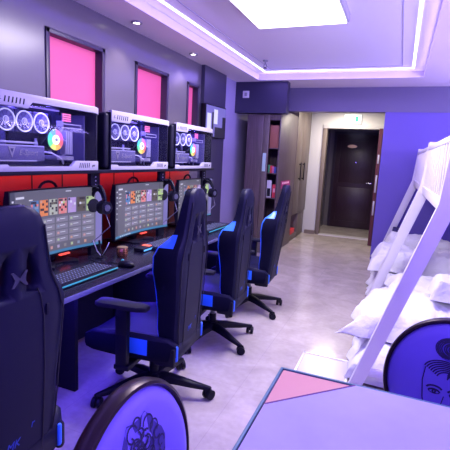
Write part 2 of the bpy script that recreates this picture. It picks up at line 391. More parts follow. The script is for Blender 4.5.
# ================================================================ CABINETS beside the passage
def cabinets():
    ox, oy = -1.94, 6.7
    t = thing('corner_bookcase', 'dark walnut bookcase with narrow open shelves facing the room', 'cabinet', (ox, oy, 0))
    def B(mb, a, b, m, bev=.002): mb.box((a[0]-ox, a[1]-oy, a[2]), (b[0]-ox, b[1]-oy, b[2]), m, bev)
    F, K = 6.2, 6.62       # front, back of the open niche
    mb = MB(); B(mb, (-2.20, F, 0), (-1.93, 7.1, 2.08), M_wood); B(mb, (-1.93, K, 0), (-1.70, 7.1, 2.08), M_wood)
    B(mb, (-1.93, F, 2.0), (-1.70, K, 2.08), M_wood); B(mb, (-1.93, F, 0), (-1.70, K, .08), M_wood)
    mb.build('carcass', t)
    mb = MB(); B(mb, (-1.70, F, 0), (-1.68, 7.28, 2.16), M_wood); mb.build('side_panel', t)
    mb = MB(); B(mb, (-1.93, F-.01, 0), (-1.852, F+.03, 2.08), M_wood2); p = mb.build('post', t); p['label'] = 'paler grey oak upright'
    mb = MB(); B(mb, (-2.19, F-.018, .1), (-1.94, F, 2.06), M_wood); mb.build('door', t)
    for z in (.45, .86, 1.23, 1.60):
        mb = MB(); B(mb, (-1.93, F+.01, z-.014), (-1.70, K, z), M_wood); mb.build('shelf', t)
    ox, oy = -2.0, 7.75
    t = thing('wardrobe', 'tall grey oak wardrobe with two handled doors along the passage', 'wardrobe', (ox, oy, 0))
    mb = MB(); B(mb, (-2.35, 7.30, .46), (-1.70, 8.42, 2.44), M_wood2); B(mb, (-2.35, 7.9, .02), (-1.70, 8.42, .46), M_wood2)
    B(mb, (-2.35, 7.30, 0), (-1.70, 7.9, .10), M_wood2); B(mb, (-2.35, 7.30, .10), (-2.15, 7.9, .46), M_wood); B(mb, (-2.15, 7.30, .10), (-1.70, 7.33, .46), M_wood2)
    mb.build('carcass', t)
    for a, b, hy in ((7.31, 7.755, 7.62), (7.765, 8.41, 7.90)):
        mb = MB(); B(mb, (-1.70, a, .48), (-1.68, b, 2.42), M_wood2); d = mb.build('door', t)
        mb = MB(); B(mb, (-1.655, hy-.014, 1.08), (-1.638, hy+.014, 1.40), M_black, .003)
        for z in (1.10, 1.36): B(mb, (-1.68, hy-.01, z), (-1.65, hy+.01, z+.02), M_black, .002)
        mb.build('handle', d)
    def item(name, a, b, m, label, cat, grp=None, extra=None, bev=.003):
        mb = MB().box(a, b, m, bev)
        if extra: extra(mb)
        return tag(mb.build(name), label, cat, grp)
    item('storage_box', (-1.845, 6.23, 1.60), (-1.71, 6.55, 1.93), mat('brown_board', (.32, .12, .08), .6), 'brown box filling the top compartment of the bookcase', 'box')
    cols = [('green', (.05, .35, .12)), ('red', (.6, .04, .05)), ('pink', (.6, .15, .3)), ('blue', (.05, .1, .4))]
    for k, (nm, c) in enumerate(cols):
        y = -1.845+.031*k
        item('small_book', (y, 6.24, 1.23), (y+.028, 6.37, 1.23+.12-.010*k), mat(nm+'_cover', c, .5), nm+' covered small book standing on the upper bookcase shelf', 'book', 'books on the upper shelf')
    item('picture_book', (-1.845, 6.23, .86), (-1.775, 6.25, 1.12), mat('pale_cover', (.55, .55, .6), .4), 'white and black picture book standing on the bookcase shelf', 'book', None,
         lambda mb: mb.box((-1.835, 6.226, .88), (-1.785, 6.23, 1.0), M_matt))
    item('red_book', (-1.765, 6.26, .86), (-1.705, 6.29, 1.06), mat('red_cover2', (.65, .05, .10), .4), 'red book with pink emblem leaning beside picture book', 'book', None,
         lambda mb: mb.box((-1.75, 6.256, .94), (-1.72, 6.26, 1.0), mat('pink_mark', (.8, .4, .5), .5)))
    item('paper_notice', (-1.925, 6.183, 1.25), (-1.875, 6.189, 1.52), mat('pale_green_paper', (.45, .65, .62), .6), 'pale narrow paper strip stuck on the bookcase post', 'notice', None, None, 0)
    mb = MB().box((-1.679, 6.42, .99), (-1.674, 7.0, 1.11), mat('magenta_paper', (.35, .02, .16), .5))
    for k in range(5): mb.box((-1.675, 6.48+.09*k, 1.06), (-1.671, 6.54+.09*k, 1.09), mat('pink_letter', (.9, .5, .6), .5))
    tag(mb.build('poster'), 'small magenta poster with pink marks on the cabinet side', 'poster')
    item('shoe_box', (-1.98, 7.36, .10), (-1.72, 7.80, .19), mat('red_box', (.6, .03, .05), .5), 'red box lying in the low open niche of wardrobe', 'box')
cabinets()

# screen on the pillar
t = thing('wall_screen', 'dark framed picture screen tilted out from the dark pillar', 'screen', (-2.3, 5.22, 1.87))
T = Matrix.Rotation(radians(-4), 4, 'Z')
MB().box((-.05, -.30, -.20), (.02, .27, .21), M_black, .006, T).build('housing', t)
mb = MB().box((.020, -.285, -.185), (.023, .255, .195), emis('screen_lilac', (.20, .17, .55), .5), 0, T)
mb.box((.023, -.26, -.10), (.0245, -.16, .10), emis('screen_white', (.6, .6, .95), .7), 0, T).box((.023, -.08, -.02), (.0245, .02, .16), emis('screen_white', (.8, .8, 1)), 0, T)
mb.box((.0235, -.13, -.19), (.025, -.09, .12), emis('screen_dark', (.02, .02, .08), .2), 0, T).box((.0235, -.05, -.19), (.025, .255, -.06), emis('screen_dark', (.03, .03, .12)), 0, T).box((.0235, .16, -.06), (.025, .255, .08), emis('screen_dark', (.03, .03, .12)), 0, T)
mb.build('display', t)
MB().box((-.09, -.05, -.05), (-.045, .05, .05), M_black).build('bracket', t)

# ================================================================ DESK, SHELF, BACK BOARD
t = thing('long_desk', 'long black gaming desk with lit blue front edge along wall', 'desk', (-1.75, 2.4, 0))
y0, y1 = -1.9, 1.75      # local
MB().box((-.36, y0, .72), (.35, y1, .75), M_desk, .004).build('desktop', t)
e = MB().box((.35, y0, .722), (.356, y1, .748), M_desk_edge, .002).build('edge_trim', t)
for y in (-1.85, -.5, .40, 1.25, 1.72): MB().box((-.34, y-.015, 0), (.08, y+.015, .72), M_matt, .003).build('leg_panel', t)
MB().box((-.34, y0+.03, .05), (-.32, y1-.03, .72), M_matt).build('modesty_panel', t)
mb = MB()
for z in (.0,): mb.box((-2.17, .35, .75), (-2.12, 4.18, 1.30), M_board)
for y in (1.0, 1.72, 2.02, 2.28, 2.85, 3.12, 3.75): mb.box((-2.12, y-.004, .75), (-2.117, y+.004, 1.30), M_seam)
tag(mb.build('back_board'), 'glossy red back board standing behind the monitors', 'board')
t = thing('equipment_shelf', 'black wall shelf with perforated uprights carrying the computer cases', 'shelf', (-1.95, 2.4, 1.30))
MB().box((-.20, -2.0, 0), (.20, 1.60, .022), M_black, .003).build('board', t)
for y in (-1.0, -.12, .74, 1.56):
    mb = MB().box((.08, y-.045, -.55), (.11, y+.045, 0), M_matt, .002)
    for k in range(5): mb.cyl((.109, y, -.03-.025*k), (.112, y, -.03-.025*k), .005, M_silver, n=8)
    mb.build('upright', t)
MB().box((-.165, -1.95, -.012), (-.145, 1.55, 0), M_redglow).build('light_strip', t)
area('red_strip_light', (-2.05, 2.25, 1.28), (.03, 3.6), 1.6, (1, .10, .03), (0, radians(20), 0))

# ================================================================ COMPUTER CASES
def fan_blades(mb, cx, cy, cz, r, m, n=9):
    for k in range(n):
        a = 2*pi*k/n
        pts = [(r*.3, a), (r*.9, a+.25), (r*.9, a+.62), (r*.3, a+.5)]
        P = [(cx + (.006 if i in (1, 2) else .0) - (.004 if i in (2, 3) else 0), cy+q*cos(b), cz+q*sin(b)) for i, (q, b) in enumerate(pts)]
        mb.quad(P, m); mb.quad([(x-.002, y, z) for x, y, z in P], m)
def ring_pts(cx, cy, cz, r, n=32): return [(cx, cy+r*cos(2*pi*k/n), cz+r*sin(2*pi*k/n)) for k in range(n)]
def make_pc():
    t = thing('computer_case', 'x', 'computer', (0, 0, 0))
    W, H, D = .735, .365, .30     # front face local x=0, y 0..W, z 0..H, going back to -D
    mb = MB(); th = .008
    mb.box((-D, 0, 0), (-D+th, W, H), M_inner).box((-D, 0, 0), (0, W, th), M_black, .002).box((-D, 0, H-th), (0, W, H), M_black, .002)
    mb.box((-D, -.004, 0), (0.004, th, H), M_black, .006).box((-D, W-.012, 0), (0, W, H), M_black, .003)
    mb.build('housing', t)
    # bulging black end cover with rounded corners
    MB().box((-D, -.05, .004), (-.004, 0, H-.006), M_black, .022, seg=4).build('end_cover', t)
    # white top trim with angled step
    tr = MB().prism([(0, H-.058), (.20, H-.058), (.225, H-.022), (W-.03, H-.022), (W, H-.035), (W, H+.006), (W-.02, H+.012), (0, H+.012)], -.02, .008, M_wtrim, bev=.003).build('top_trim', t)
    mb = MB()
    for k in range(6):
        y = .055+.022*k; mb.prism([(y, H-.042), (y+.007, H-.042), (y+.013, H-.014), (y+.006, H-.014)], .008, .0092, M_matt)
    mb.build('vent_slots', tr)
    text_mesh('E-', .026, M_matt, face((.0088, .03, H-.03), (0, 1, 0), (0, 0, 1)), 'lettering', tr, shear=.3)
    bt = MB().prism([(0, -.004), (W, -.004), (W, .052), (W-.20, .052), (W-.235, .018), (.08, .018), (.07, .03), (0, .03)], -.012, .007, M_wtrim, bev=.002).build('bottom_trim', t)
    mb = MB()
    for k in range(6):
        y = W-.17+.016*k; mb.prism([(y, .012), (y+.005, .012), (y+.011, .040), (y+.006, .040)], .007, .0082, M_matt)
    mb.build('vent_slots', bt)
    text_mesh('gni', .022, M_matt, face((.0078, W-.045, .026), (0, 1, 0), (0, 0, 1)), 'lettering', bt, shear=.3)
    # inside: radiator fans
    for k in range(3):
        cy, cz, r = .115+.112*k, H-.118, .056
        f = MB().box((-.075, cy-.054, cz-.054), (-.055, cy+.054, cz+.054), M_inner, .003).build('fan', t)
        MB().tube(ring_pts(-.05, cy, cz, .051), .0038, M_ring, closed=True).tube(ring_pts(-.05, cy, cz, .016), .0018, M_ring, closed=True).build('lit_ring', f)
        mb = MB().cyl((-.056, cy, cz), (-.053, cy, cz), .048, mat('fan_disc', (.12, .11, .30), .5), n=28).cyl((-.053, cy, cz), (-.045, cy, cz), .012, M_silver, n=20); fan_blades(mb, -.05, cy, cz, .047, M_blade); mb.build('fan_rotor', f)
    # graphics card with logo
    g = MB().box((-.16, .05, .045), (-.05, .36, .128), mat('card_shroud', (.16, .15, .3), .4, .3), .006).box((-.052, .05, .120), (-.046, .35, .126), M_silver).box((-.052, .06, .044), (-.046, .30, .050), M_silver).build('graphics_card', t)
    MB().prism([(.12, .118), (.165, .118), (.143, .062)], -.05, -.0465, M_wtrim).prism([(.133, .108), (.152, .108), (.143, .086)], -.0466, -.0455, M_inner).build('triangle_emblem', g)
    text_mesh('E-Sport', .040, M_wtrim, face((-.0475, .245, .088), (0, 1, 0), (0, 0, 1)), 'lettering', g, shear=.35)
    # cooler with rainbow ring
    cy, cz = .445, .165
    c = MB().cyl((-.13, cy, cz), (-.06, cy, cz), .060, M_black, n=32).build('cooler', t)
    cols = [(1, .15, .5), (.75, .25, 1), (.2, .45, 1), (.1, .9, .95), (.15, 1, .4), (.8, .9, .2), (1, .5, .1), (1, .15, .2)]
    mb = MB(); n = 32
    for k in range(n):
        a0, a1 = 2*pi*k/n, 2*pi*(k+1)/n; m = emis('rainbow_%d' % (k*8//n), cols[(k*8//n)], .9)
        mb.quad([(-.055, cy+r*cos(a), cz+r*sin(a)) for r, a in ((.024, a0), (.058, a0), (.058, a1), (.024, a1))], m)
    mb.build('rainbow_ring', c)
    MB().cyl((-.06, cy, cz), (-.05, cy, cz), .026, emis('cooler_core', (.8, .9, 1), 1.6), n=24).cyl((-.05, cy, cz), (-.047, cy, cz), .009, M_grey, n=16).build('hub', c)
    # board, memory, the window's pink put in as glowing bars, brackets
    MB().box((-D+.01, .32, .07), (-D+.03, .64, .33), M_matt).build('main_board', t)
    mb = MB()
    for k in range(4): mb.box((-.12, .545+.014*k, .085), (-.07, .553+.014*k, .22), M_silver, .001)
    mb.build('memory_modules', t)
    mb = MB()
    for k in range(4): mb.box((-.09, .535, .275+.012*k), (-.085, .60, .283+.012*k), M_pink)
    mb.build('pink_window_bars', t)
    MB().box((-.10, .50, .245), (-.06, .505, .275), M_silver).box((-.065, .50, .255), (-.06, .66, .262), M_silver, .001).box((-.065, .50, .235), (-.06, .66, .240), M_silver, .001).box((-.065, .655, .235), (-.06, .66, .262), M_silver).build('card_bracket', t)
    MB().box((-.2, .40, .215), (-.19, .72, .222), M_silver).box((-.2, .645, .03), (-.19, .655, .33), M_silver).box((-.2, .02, .205), (-.08, .42, .211), mat('radiator_blue', (.10, .10, .4), .4)).build('brackets', t)
    mb = MB()
    mb.tube([(-.08, .36, .14), (-.06, .39, .19), (-.07, .42, .24), (-.12, .45, .28)], .006, M_black)
    mb.tube([(-.09, .36, .10), (-.06, .42, .09), (-.07, .50, .06), (-.1, .55, .03)], .005, mat('cable_white', (.6, .6, .8), .5))
    mb.tube([(-.08, .48, .19), (-.05, .52, .16), (-.07, .53, .08)], .004, M_silver)
    mb.build('cables', t)
    mb = MB()
    mb.box((-.29, .02, .06), (-.285, .31, .20), mat('case_plate', (.09, .085, .22), .4)).box((-.20, .06, .135), (-.08, .34, .145), M_silver, .002)
    for k in range(9): mb.box((-.19, .03+.035*k, .212), (-.10, .05+.035*k, .218), M_matt)
    mb.box((-.26, .67, .04), (-.05, .68, .32), mat('case_plate', (.09, .085, .22), .4)).box((-.22, .50, .05), (-.10, .64, .075), M_silver, .003)
    mb.build('frame_plates', t)
    mb = MB()
    for y_, z_, w_, h_ in ((.37, .24, .05, .012), (.37, .22, .03, .02), (.60, .16, .03, .05), (.50, .10, .02, .07), (.47, .28, .05, .02), (.61, .09, .02, .03)): mb.box((-.278, y_, z_), (-.262, y_+w_, z_+h_), M_silver, .002)
    mb.box((-.278, .40, .30), (-.265, .52, .315), mat('heat_sink', (.2, .2, .36), .3, .4)).box((-.278, .34, .08), (-.26, .42, .12), mat('heat_sink', (.2, .2, .36), .3))
    mb.build('board_components', t)
    l = MB().box((-D+.012, .02, H-.02), (-D+.03, W-.03, H-.012), emis('case_strip', (.3, .2, 1), .8)).build('light_strip', t)
    gl = MB().box((-.004, .008, .018), (0, W-.012, H-.02), M_glass).build('glass_panel', t)
    return t
pc0 = make_pc()
PCS = [(1.45, 'computer case with white trim nearest the camera, partly cut by the left edge'),
       (2.315, 'middle of the three white-trimmed glass computer cases'),
       (3.175, 'farthest white-trimmed computer case on the shelf beside the pillar screen')]
for i, (y, lb) in enumerate(PCS):
    o = pc0 if i == 0 else copy_tree(pc0)
    o.location = (-1.75, y, 1.325); tag(o, lb, 'computer', 'glass-sided computer cases on the shelf')
    l = bpy.data.lights.new('case_glow', 'AREA'); l.shape = 'RECTANGLE'; l.size = .6; l.size_y = .04; l.energy = 4.5; l.color = (.22, .16, 1)
    lo = bpy.data.objects.new('case_glow', l); COL.objects.link(lo); lo.location = (-1.87, y+.36, 1.66)

# ================================================================ MONITORS
SCR = emis('screen_grey', (.14, .135, .18), .5); SC2 = emis('screen_dark_bar', (.07, .07, .11), .55)
SCT = emis('screen_tile', (.21, .20, .27), .55); SCX = emis('screen_text', (.62, .62, .72), .55); SCB = emis('screen_taskbar', (.06, .20, .36), .55)
SCV = emis('screen_side', (.20, .18, .42), .55)
PC_ = [(.10, .22, .45), (.75, .25, .10), (.45, .48, .40), (.75, .22, .22), (.45, .32, .65), (.12, .10, .09), (.45, .65, .25)]
POST = [emis('cover_art_%d' % i, c, .5) for i, c in enumerate(PC_)]
POST2 = [emis('cover_art_b%d' % i, tuple(min(1, v*.5+.2) for v in c), .5) for i, c in enumerate(PC_)]
def make_monitor():
    t = thing('gaming_monitor', 'x', 'monitor')
    W, H = .735, .385
    R = 1.6
    def S(u, v, d=0):      # u 0..1 along +y (left to right for the sitter: facing +x), v 0..1 up
        a = (u-.5)*W/R
        return (R*(1-cos(a)) + d*cos(a), R*sin(a)*1.0 - d*sin(a), v*H)
    def patch(mb, u0, u1, v0, v1, d, m, n=None):
        n = n or max(1, int((u1-u0)*14)+1)
        mb.grid([[S(u0+(u1-u0)*i/n, v, d) for i in range(n+1)] for v in (v0, v1)], m)
    mb = MB(); n = 16
    rows = []
    for i in range(n+1):
        u = -.012+1.024*i/n
        rows.append([S(u, -.03, .002), S(u, 1.02, .002), S(u, 1.02, -.02), S(u, .8, -.035), S(u, .2, -.035), S(u, -.03, -.02)])
    mb.grid(rows, M_black, closed=True, caps=True); mb.build('casing', t)
    mb = MB(); patch(mb, .0, 1, .0, 1, .003, SCR)
    patch(mb, 0, .05, 0, 1, .004, SC2); patch(mb, .93, 1, 0, 1, .004, SCV); patch(mb, 0, 1, .0, .045, .0045, SCB)
    patch(mb, .06, .15, .90, .93, .0045, SCX); patch(mb, .60, .66, .95, .965, .0045, SCX); patch(mb, .2, .24, .86, .875, .0045, SCX)
    for k in range(6): patch(mb, .015, .035, .86-.1*k, .885-.1*k, .005, SCX)
    for k in range(4): patch(mb, .07, .12, .82-.07*k, .835-.07*k, .0045, SCX)
    rp = random.Random(11); SCD = emis('cover_dark', (.05, .04, .06), .5)  # last one is the darkest colour of the cover-art mosaic
    for k in range(7):
        u = .215+.102*k; patch(mb, u, u+.088, .61, .85, .005, POST[k])
        for a in range(4):
            for b in range(6):
                if rp.random() < .62: patch(mb, u+.003+.0205*a, u+.0225+.0205*a, .615+.0385*b, .65+.0385*b, .006, rp.choice([POST[k], POST2[k], POST2[k], SCD, POST[(k+3) % 7], SCX] if b in (0, 3, 4) else [POST[k], SCD, POST2[k], SCD]), 1)
    for r_ in range(4):
        for c in range(5):
            u, v = .20+.145*c, .48-.105*r_
            patch(mb, u, u+.13, v, v+.085, .0045, SCT)
            patch(mb, u+.012, u+.035, v+.025, v+.06, .0055, POST2[(r_*3+c*2) % 7]); patch(mb, u+.045, u+.10, v+.045, v+.055, .0055, SCX)
    for c in range(9): patch(mb, .2+.075*c, .225+.075*c, .08, .125, .0055, POST2[c % 7])
    for c in range(6): patch(mb, .1+.04*c, .12+.04*c, .012, .033, .0055, SCX)
    s = mb.build('screen', t)
    st = MB().box((-.10, -.03, -.06), (-.035, .03, .30), M_black, .01).build('stand_neck', t)
    mb = MB(); mb.prism([(-.20, -.14), (.04, -.14), (.08, -.10), (.02, -.03), (.02, .03), (.08, .10), (.04, .14), (-.20, .14)], -.0718, -.058, M_black, plane='xy', bev=.003)
    mb.build('stand_base', t)
    MB().tube([(-.06, -.07+.0*k, H+.0) if k == 0 else (-.06, -.07*cos(pi*k/8), H-.01+.05*sin(pi*k/8)) for k in range(9)], .008, M_black).build('carry_loop', t)
    MB().box((-.005, .02, -.022), (.012, .10, -.014), emis('monitor_underlight', (1, .08, .06), 1)).build('red_underlight', t)
    return t
mon0 = make_monitor()
MONS = [(1.955, 'curved gaming monitor on the desk behind the nearest chair'),
        (2.835, 'middle curved gaming monitor between two hanging headsets'),
        (3.76, 'farthest monitor, mostly hidden behind a chair headrest')]
for i, (y, lb) in enumerate(MONS):
    o = mon0 if i == 0 else copy_tree(mon0)
    o.location = (-1.865, y, .822); tag(o, lb, 'monitor', 'monitors on the long desk')

# ================================================================ HEADSETS
def make_headset():
    t = thing('gaming_headset', 'x', 'headset')
    pts = [(0, -.075*cos(a), .10*sin(a)) for a in [pi*k/16 for k in range(17)]]
    MB().tube(pts, .011, M_black, n=10).build('headband', t)
    MB().tube([(0, y*.86, z*.80-.005) for x, y, z in pts[2:-2]], .012, M_matt, n=8).build('band_pad', t)
    for s in (-1, 1):
        c = MB().cyl((0, s*.062, -.035), (0, s*.098, -.035), .043, M_black, n=24).tf(Matrix.Identity(4)).build('ear_cup', t)
        MB().cyl((0, s*.045, -.035), (0, s*.062, -.035), .046, M_matt, n=24).build('ear_pad', c)
        MB().tube([(0, s*.0985+.0*0, -.035+.0)]+[(.03*cos(a), s*.099, -.035+.03*sin(a)) for a in [2*pi*k/20 for k in range(21)]][:0] + [(0, s*.1, -.034)], .001, M_chrome) if False else None
        MB().cyl((0, s*.098, -.035), (0, s*.102, -.035), .022, mat('headset_badge', (.12, .12, .18), .3, .5), n=20).build('badge', c)
    MB().tube([(0, -.08, -.07), (.03, -.09, -.16), (.0, .02, -.26), (-.05, .10, -.33)], .003, M_grey, n=6).build('cable', t)
    MB().box((-.05, -.012, .092), (.012, .012, .104), M_matt, .003).build('hanger', t)
    return t
hs0 = make_headset()
for i, (x, y, z, rz, lb) in enumerate([(-1.815, 2.28, 1.12, 75, 'black headset hanging between the first and second monitors'), (-1.815, 3.18, 1.13, 75, 'black headset hanging right of the middle monitor'), (-1.815, 3.98, 1.11, 75, 'black headset hanging past the farthest monitor beside the pillar')]):
    o = hs0 if i == 0 else copy_tree(hs0)
    o.location = (x+.03, y-.045, z); o.scale = (.98, .98, .98); o.rotation_euler = (0, 0, radians(rz)); tag(o, lb, 'headset', 'headsets hanging between the monitors')

# ================================================================ KEYBOARDS, MICE, SMALL THINGS
def make_keyboard():
    t = thing('keyboard', 'x', 'keyboard')
    MB().box((-.085, -.24, 0), (.09, .24, .018), M_black, .004).build('case', t)
    MB().box((.086, -.24, .011), (.0925, .24, .0175), M_keyled).box((-.087, -.24, .005), (-.084, .24, .014), M_keyled).build('light_bar', t)
    rows = []
    k = 0
    for r_ in range(6):
        for c in range(21):
            if c in (15, 19) and r_ in (0,): continue
            y = -.228+.0215*c; x = -.066+.0235*r_; k += 1
            rows.append((x, y))
    mb = MB()
    for x, y in rows: mb.box((x, y, .018), (x+.019, y+.0185, .027), M_key)
    mb.build('keys', t)
    mb = MB(); 
    for x, y in rows: mb.box((x+.007, y+.006, .027), (x+.012, y+.012, .0275), M_keyled2)
    mb.build('key_legends', t)
    return t
kb0 = make_keyboard()
for i, (x, y, lb) in enumerate([(-1.575, 1.80, 'black keyboard with teal lit front edge below the nearest monitor'), (-1.62, 2.84, 'black keyboard behind the second chair, below the middle monitor'), (-1.62, 3.70, 'black keyboard on the far end of the desk')]):
    o = kb0 if i == 0 else copy_tree(kb0)
    o.location = (x, y, .75); tag(o, lb, 'keyboard', 'keyboards on the desk')
def make_mouse():
    t = thing('mouse', 'x', 'mouse')
    MB().ball((0, 0, .012), 1, M_black, (.058, .032, .026), 20).build('shell', t)
    MB().cyl((-.028, -.004, .034), (-.028, .004, .034), .009, M_keyled, n=14).build('scroll_wheel', t)
    MB().tube([(-.055, 0, .006), (-.12, .02, .005), (-.2, -.03, .005), (-.28, .02, .005)], .0025, M_matt, n=6).build('cable', t)
    return t
ms0 = make_mouse()
for i, (x, y, lb) in enumerate([(-1.49, 2.135, 'mouse with teal light beside the nearest keyboard'), (-1.53, 3.15, 'mouse beside the middle keyboard behind the second chair')]):
    o = ms0 if i == 0 else copy_tree(ms0)
    o.location = (x, y, .75); tag(o, lb, 'mouse', 'mice on the desk')
t = thing('copper_cup', 'small shiny copper cup on the desk beside the nearest mouse', 'cup', (-1.66, 2.33, .75))
MB().lathe([(.0, 0), (.030, 0), (.037, .015), (.038, .045), (.033, .062), (.030, .062), (.034, .045), (.032, .012), (.0, .008)], M_copper, n=28).build('bowl', t)
MB().lathe([(.030, .058), (.036, .060), (.036, .066), (.030, .068)], M_gold, n=28).build('rim', t)
mb = MB().box((-.04, -.07, 0), (.04, .07, .03), M_matt, .008).box((-.03, .02, .03), (.03, .06, .034), emis('gadget_red', (1, .15, .1), .9)).box((.035, -.06, .01), (.041, .06, .02), emis('gadget_blue', (.1, .4, 1), 1.0))
o = mb.build('lit_gadget', loc=(-1.64, 2.56, .75)); tag(o, 'small gadget with red and blue lights on the desk right of cup', 'gadget')
for y, lb in ((2.20, 'small tangle of dark wire arms standing on the desk by the keyboard'),):
    t = thing('mouse_bungee', lb, 'cable holder', (-1.74, y+.02, .75))
    MB().lathe([(0, 0), (.035, 0), (.03, .012), (0, .014)], M_black).build('foot', t)
    for a in range(5):
        q = a*1.25; MB().tube([(0, 0, .01), (.03*cos(q), .03*sin(q), .05), (.055*cos(q), .055*sin(q), .09+.01*a)], .0035, M_silver if a % 2 else M_black, n=6).build('wire_arm', t)

# ================================================================ GAMING CHAIRS
# local frame: origin on the floor under the gas lift, the sitter faces -X; backrest rises at +X
def make_gaming_chair(lean=.05):
    t = thing('gaming_chair', 'x', 'chair')
    # --- backrest as a loft; rear plane at x = xr(z)
    zb, zt = .33, 1.265
    def xr(z): return .22 + lean*(z-zb)/(zt-zb)
    prof = [  # z, half width, wing depth, core thickness
        (.33, .155, .05, .05), (.36, .175, .08, .07), (.42, .19, .10, .075), (.52, .20, .115, .08), (.62, .20, .12, .085), (.74, .215, .135, .085), (.84, .232, .15, .085),
        (.92, .235, .15, .085), (.965, .215, .135, .08), (1.00, .187, .10, .075), (1.03, .168, .075, .065), (1.08, .153, .065, .06), (1.14, .142, .06, .055), (1.19, .130, .055, .05), (1.23, .112, .05, .045), (1.252, .088, .045, .04), (1.265, .05, .035, .03)]
    rows = []
    for z, hw, wd, ct in prof:
        x = xr(z); e = .0
        if z > 1.22: e = -.012*(z-1.22)/.045
        half = [(0, 0), (0, hw*.55), (-.006, hw*.82), (-.022, hw*.96), (-.05, hw*1.02), (-wd*.90-.004, hw*1.07), (-wd, hw*1.03), (-wd*1.0, hw*.94), (-(wd*.75+ct*.25), hw*.78), (-ct, hw*.55), (-ct, hw*.2)]
        full = half + [(-ct, 0)] + [(a, -b) for a, b in half[1:][::-1]]
        rows.append([(x+a+e, b, z) for a, b in full])
    N = len(rows[0])
    def mf(i, j):
        z = prof[i][0]
        jj = j if j < 11 else N-1-j
        if jj in (4, 5, 6, 7) and .96 <= z < 1.02: return M_blue
        if jj in (5, 6) and .92 <= z < .96: return M_blue
        if jj in (5, 6) and .36 <= z < .92: return M_blue
        if jj in (3, 4, 5): return M_mesh
        return None
    mb = MB(); mb.grid(rows, M_leather, closed=True, caps=True, mfun=mf)
    back = mb.build('backrest', t, angle=50)
    cut = []
    for s in (-1, 1):
        poly = [(s*.030, .985), (s*.075, .98), (s*.088, 1.0), (s*.080, 1.05), (s*.058, 1.105), (s*.040, 1.125), (s*.030, 1.09)]
        cut.append(MB().prism(poly, -.1, .5, M_seam).build('cutter'))
    boolean_cut(back, cut)
    # emblem between the holes, seams and headrest edge piping on the rear
    x = xr(1.05)+.004
    em = mat('dim_emblem', (.035, .035, .06), .35)
    MB().prism([(y*.62, 1.04+(z-1.048)*.8) for y, z in [(-.05, 1.078), (-.035, 1.078), (0, 1.052), (.035, 1.078), (.05, 1.078), (.03, 1.048), (.05, 1.018), (.035, 1.018), (0, 1.044), (-.035, 1.018), (-.05, 1.018), (-.03, 1.048)]], x-.002, x+.002, em).build('emblem', back)
    for s in (-1, 1):
        MB().tube([(xr(z)+.001, s*y, z) for z, y in ((.36, .105), (.5, .11), (.7, .112), (.88, .105), (.96, .09), (.99, .075))], .003, M_seam, n=6).build('seam', back)
        MB().tube([(xr(z)-.003, s*y, z) for z, y in ((.36, .148), (.5, .172), (.7, .186), (.88, .20), (.96, .175), (1.03, .14), (1.12, .12), (1.2, .105))], .0028, M_seam, n=6).build('seam', back)
        MB().box((xr(.92), s*.118-.006, .885), (xr(.92)+.006, s*.118+.006, .925), M_matt, .002).build('buckle', back)
    T = face((xr(.47)+.0015, -.02, .47), (0, 1, 0), (0, 0, 1))
    M_lett = mat('dull_blue_lettering', (.02, .06, .42), .5)
    mk = text_mesh('MK', .038, M_lett, T, 'blue_lettering', back, shear=.3)
    text_mesh('r', .038, M_lett, face((xr(.50)+.0015, .06, .505), (0, 1, 0), (0, 0, 1)), 'blue_lettering', back, shear=.3)
    # --- seat
    rows = []
    for x, hw, z0, z1, up in ((-.33, .20, .345, .385, .0), (-.315, .235, .33, .42, .01), (-.26, .25, .325, .435, .03), (-.1, .255, .32, .43, .055), (.08, .25, .32, .425, .06), (.19, .23, .325, .43, .04), (.225, .20, .335, .42, .0)):
        sec = [(0, z0), (hw*.8, z0), (hw*.98, z0+.02), (hw*1.02, (z0+z1)/2), (hw*1.02, z1+up*.6), (hw*.95, z1+up), (hw*.82, z1+up*.8), (hw*.66, z1), (hw*.3, z1-.005), (0, z1-.005)]
        rows.append([(x, y, z) for y, z in sec] + [(x, -y, z) for y, z in sec[1:-1][::-1]])
    n2 = len(rows[0])
    def sf(i, j):
        jj = j if j < 9 else n2-1-j
        if jj in (3,) and i == 3: return M_blue
        if jj in (2, 3): return M_mesh
    seat = MB().grid(rows, M_leather, closed=True, caps=True, mfun=sf).build('seat', t, angle=50)
    # hinge covers with blue caps low on both sides
    for s in (-1, 1):
        h = MB().box((.10, s*.190, .31), (.225, s*.225, .42), M_black, .015).build('hinge_cover', t)
        MB().box((.205, s*.178, .335), (.232, s*.200, .425), M_blue, .009).build('blue_cap', h)
    # --- armrests
    for s in (-1, 1):
        a = MB().box((-.085, s*.285-.022, .30), (-.015, s*.285+.022, .50), M_black, .012).box((-.085, s*.285-.022, .48), (-.015, s*.285+.022, .64), M_black, .008).box((-.09, s*.10, .29), (.0, s*.31, .318), M_black, .006).build('armrest', t)
        poly = [(-.20, -.035), (-.17, -.05), (.05, -.045), (.10, -.025), (.10, .025), (.05, .045), (-.17, .05), (-.20, .035)]
        MB().prism([(u, v+s*.285) for u, v in poly], .635, .662, M_matt, plane='xy', bev=.008).build('arm_pad', a)
    # --- mechanism, lift, star base
    MB().box((-.15, -.09, .285), (.12, .09, .325), M_black, .01).cyl((0, .0, .3), (-.02, -.24, .30), .007, M_black).ball((-.02, -.25, .30), .016, M_black).build('tilt_mechanism', t)
    MB().cyl((0, 0, .10), (0, 0, .22), .028, M_black, n=20).cyl((0, 0, .2), (0, 0, .30), .019, M_grey, n=20).build('gas_lift', t)
    b = MB().cyl((0, 0, .085), (0, 0, .15), .05, M_black, .038, n=20).build('star_base', t)
